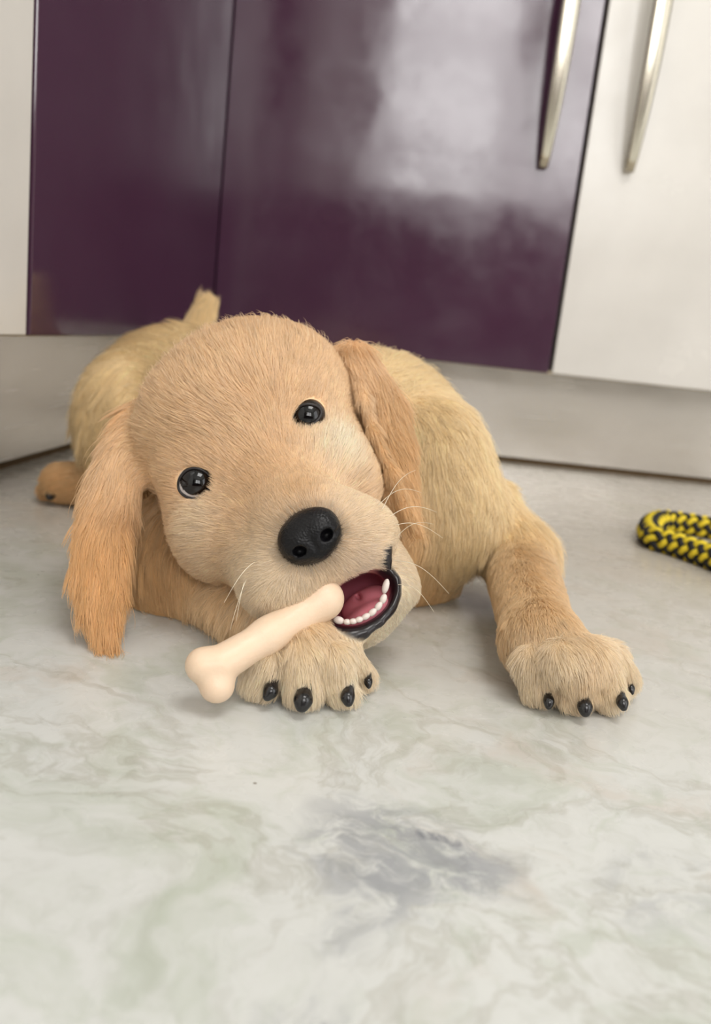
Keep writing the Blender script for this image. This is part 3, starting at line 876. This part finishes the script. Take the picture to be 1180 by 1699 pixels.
# ---- fur
def fur(nstr, nclump):
    tri = np.concatenate([F[:, [0, 1, 2]], F[:, [0, 2, 3]]])
    e1, e2 = V[tri[:, 1]] - V[tri[:, 0]], V[tri[:, 2]] - V[tri[:, 0]]
    area_ = 0.5 * np.linalg.norm(np.cross(e1, e2), axis=1)
    cen = V[tri].mean(1)
    tb = bald[tri].mean(1); tl = vlen[tri].mean(1)
    fn = N[tri].mean(1)
    view = CAM - cen; dist = np.linalg.norm(view, axis=1); facing = np.einsum('ij,ij->i', fn, view) / dist
    # finer coat near the lens where strands are shorter; less where long hair overlaps or turned away
    dens = (1.0 / np.clip(tl, 4, 16)) * np.where(facing > -0.35, 1.0, 0.3) * np.where(dist < .5, 1.6, 1.0)
    w = area_ * dens * (1 - tb) * (cen[:, 2] > 0.003)
    cdf = np.cumsum(w); cdf /= cdf[-1]
    def sample(n):
        ti = np.minimum(np.searchsorted(cdf, rng.random(n)), len(tri) - 1)
        r1, r2 = np.sqrt(rng.random(n)), rng.random(n)
        bw = np.stack([1 - r1, r1 * (1 - r2), r1 * r2], 1)
        I = tri[ti]
        g = lambda A: np.einsum('ij,ij...->i...', bw, A[I])
        return g(V), g(N), g(vflow), g(vlen), g(vfur), g(bald)
    def vnoise(p, f, seed):
        r = np.random.default_rng(seed); out = np.zeros_like(p)
        for _ in range(5):
            k = r.normal(size=(3, 3)) * f; ph = r.random(3) * 6.28
            out += np.sin(p @ k + ph)
        return out / 3.0
    def strands(p, nrm, fl, ln, jitter, npt=6):
        n = len(p)
        nrm = nrm / np.linalg.norm(nrm, axis=1)[:, None]
        fl = fl + 0.22 * vnoise(p, 55, 3) + 0.14 * vnoise(p, 150, 5)
        fl = fl + rng.normal(size=(n, 3)) * jitter
        tg = fl - nrm * np.einsum('ij,ij->i', fl, nrm)[:, None]
        tg /= np.maximum(np.linalg.norm(tg, axis=1), 1e-6)[:, None]
        L = ln * MM * (0.75 + 0.5 * rng.random(n))
        wild = rng.random(n) < 0.035
        L = np.where(wild & (ln > 9.5), L * 1.45, L)
        lift = (0.46 + 0.16 * rng.random(n)) * np.clip(12.0 / (ln + 4.0), .55, 1.1)
        lift = np.where(wild & (ln > 9.5), lift * 1.5, lift)
        s = np.linspace(0, 1, npt)
        # rises from the skin, then lies over along the growth direction
        up_ = (lift[:, None] * (s - 0.55 * s * s))[..., None] * nrm[:, None, :]
        along = (s * (0.80 + 0.2 * s))[None, :, None] * tg[:, None, :]
        grav = (-0.10 * (s ** 2))[None, :, None] * np.array([0, 0, 1.0]) * np.clip(ln / 16.0, 0, 1)[:, None, None]
        return p[:, None, :] + L[:, None, None] * (up_ + along + grav)
    gp, gn, gf, gl, gc, gb = sample(nclump)
    G = strands(gp, gn, gf, gl * 1.05, 0.12)
    kd = kdtree.KDTree(nclump)
    for i in range(nclump): kd.insert(gp[i], i)
    kd.balance()
    p, nr, fl, ln, cl, bd = sample(nstr)
    keep = bd < 0.6
    p, nr, fl, ln, cl = p[keep], nr[keep], fl[keep], ln[keep], cl[keep]
    n = len(p)
    K = strands(p, nr, fl, ln, 0.16)
    ci = np.fromiter((kd.find(q)[1] for q in p), np.int32, n)
    s = np.linspace(0, 1, K.shape[1])
    far = np.linalg.norm(G[ci, 0] - p, axis=1)
    amt = (0.55 * np.clip(ln / 12.0, .2, 1.0) * (far < .009))[:, None, None] * (s ** 1.3)[None, :, None]
    target = G[ci] - G[ci][:, :1] + p[:, None, :] * 0.35 + G[ci][:, :1] * 0.65
    K = K * (1 - amt) + target * amt
    K[:, :, 2] = np.maximum(K[:, :, 2], 0.0008)
    # strands that would cross an eye are dropped
    ok = np.ones(n, bool)
    for px, d, r, _ in EYES:
        c = P(*px, d)
        ok &= np.linalg.norm(K - c, axis=2).min(1) > (r + .1) * MM
    for c, r in CLAW_PTS:
        ok &= np.linalg.norm(K - c, axis=2).min(1) > r
    for q in CAVITY:
        ok &= q.d(K[:, -1]) > -0.002
    K, cl, ln = K[ok], cl[ok], ln[ok]; ci = ci[ok]; p = p[ok]
    n = len(K)
    tone = 1.0 + 0.07 * rng.normal(size=n) + (0.06 * rng.normal(size=nclump))[ci] + 0.06 * vnoise(p, 45, 11)[:, 0]
    warm = 0.05 * rng.normal(size=n)
    c = np.clip(cl * np.clip(tone, .6, 1.35)[:, None] * np.stack([1 + warm * .3, 1 + 0 * warm, 1 - warm], 1), 0, 1)
    hc = bpy.data.hair_curves.new('fur')
    m_ = K.shape[1]
    hc.add_curves([m_] * n)
    hc.attributes['position'].data.foreach_set('vector', (K - root_p).astype(np.float32).ravel())
    if 'radius' not in hc.attributes: hc.attributes.new('radius', 'FLOAT', 'POINT')
    thick = np.clip(0.055 + ln * 0.0045, .065, .14) * MM
    taper = np.array([1.0, 1.0, .92, .78, .55, .2])
    hc.attributes['radius'].data.foreach_set('value', (thick[:, None] * taper).astype(np.float32).ravel())
    ca = hc.attributes.new('tint', 'FLOAT_COLOR', 'CURVE')
    ca.data.foreach_set('color', np.concatenate([c, np.ones((n, 1))], 1).astype(np.float32).ravel())
    fm = bpy.data.materials.new('golden_fur'); fm.use_nodes = True
    nt = fm.node_tree; nt.nodes.clear()
    out = nt.nodes.new('ShaderNodeOutputMaterial')
    a = nt.nodes.new('ShaderNodeAttribute'); a.attribute_name = 'tint'
    hb = nt.nodes.new('ShaderNodeBsdfHairPrincipled'); hb.parametrization = 'COLOR'
    hb.inputs['Roughness'].default_value = 0.45; hb.inputs['Radial Roughness'].default_value = 0.7
    df = nt.nodes.new('ShaderNodeBsdfDiffuse'); mx = nt.nodes.new('ShaderNodeMixShader'); mx.inputs[0].default_value = 0.55
    nt.links.new(a.outputs['Color'], hb.inputs['Color']); nt.links.new(a.outputs['Color'], df.inputs['Color'])
    nt.links.new(hb.outputs[0], mx.inputs[1]); nt.links.new(df.outputs[0], mx.inputs[2]); nt.links.new(mx.outputs[0], out.inputs[0])
    hc.materials.append(fm)
    o = bpy.data.objects.new('fur', hc); COL.objects.link(o); o.parent = puppy
    tag(o, kind='stuff')
    return n
fur(420000, 18000)

# ---- whiskers
def whiskers():
    W_ = [((628, 838), .372, (700, 818), .36), ((640, 862), .375, (725, 850), .37), ((645, 875), .378, (735, 893), .37), ((632, 850), .373, (690, 780), .37),
          ((655, 930), .385, (745, 985), .37), ((660, 970), .386, (720, 1015), .37), ((425, 935), .368, (382, 1045), .352), ((415, 945), .370, (392, 1030), .352),
          ((440, 925), .366, (372, 1000), .35), ((650, 900), .38, (720, 870), .365)]
    pts = []
    for a, da, b, db in W_:
        p0, p1 = P(*a, da), P(*b, db)
        for s in np.linspace(0, 1, 8):
            pts.append(p0 + (p1 - p0) * s + CU * 0.004 * math.sin(math.pi * s) - root_p)
    hc = bpy.data.hair_curves.new('whiskers'); hc.add_curves([8] * len(W_))
    hc.attributes['position'].data.foreach_set('vector', np.array(pts, np.float32).ravel())
    if 'radius' not in hc.attributes: hc.attributes.new('radius', 'FLOAT', 'POINT')
    hc.attributes['radius'].data.foreach_set('value', np.tile(np.linspace(.16, .04, 8) * MM, len(W_)).astype(np.float32))
    hc.materials.append(material('whisker_white', lin(240, 228, 205), 0.4))
    o = bpy.data.objects.new('whiskers', hc); COL.objects.link(o); o.parent = puppy
    tag(o, kind='stuff')
whiskers()
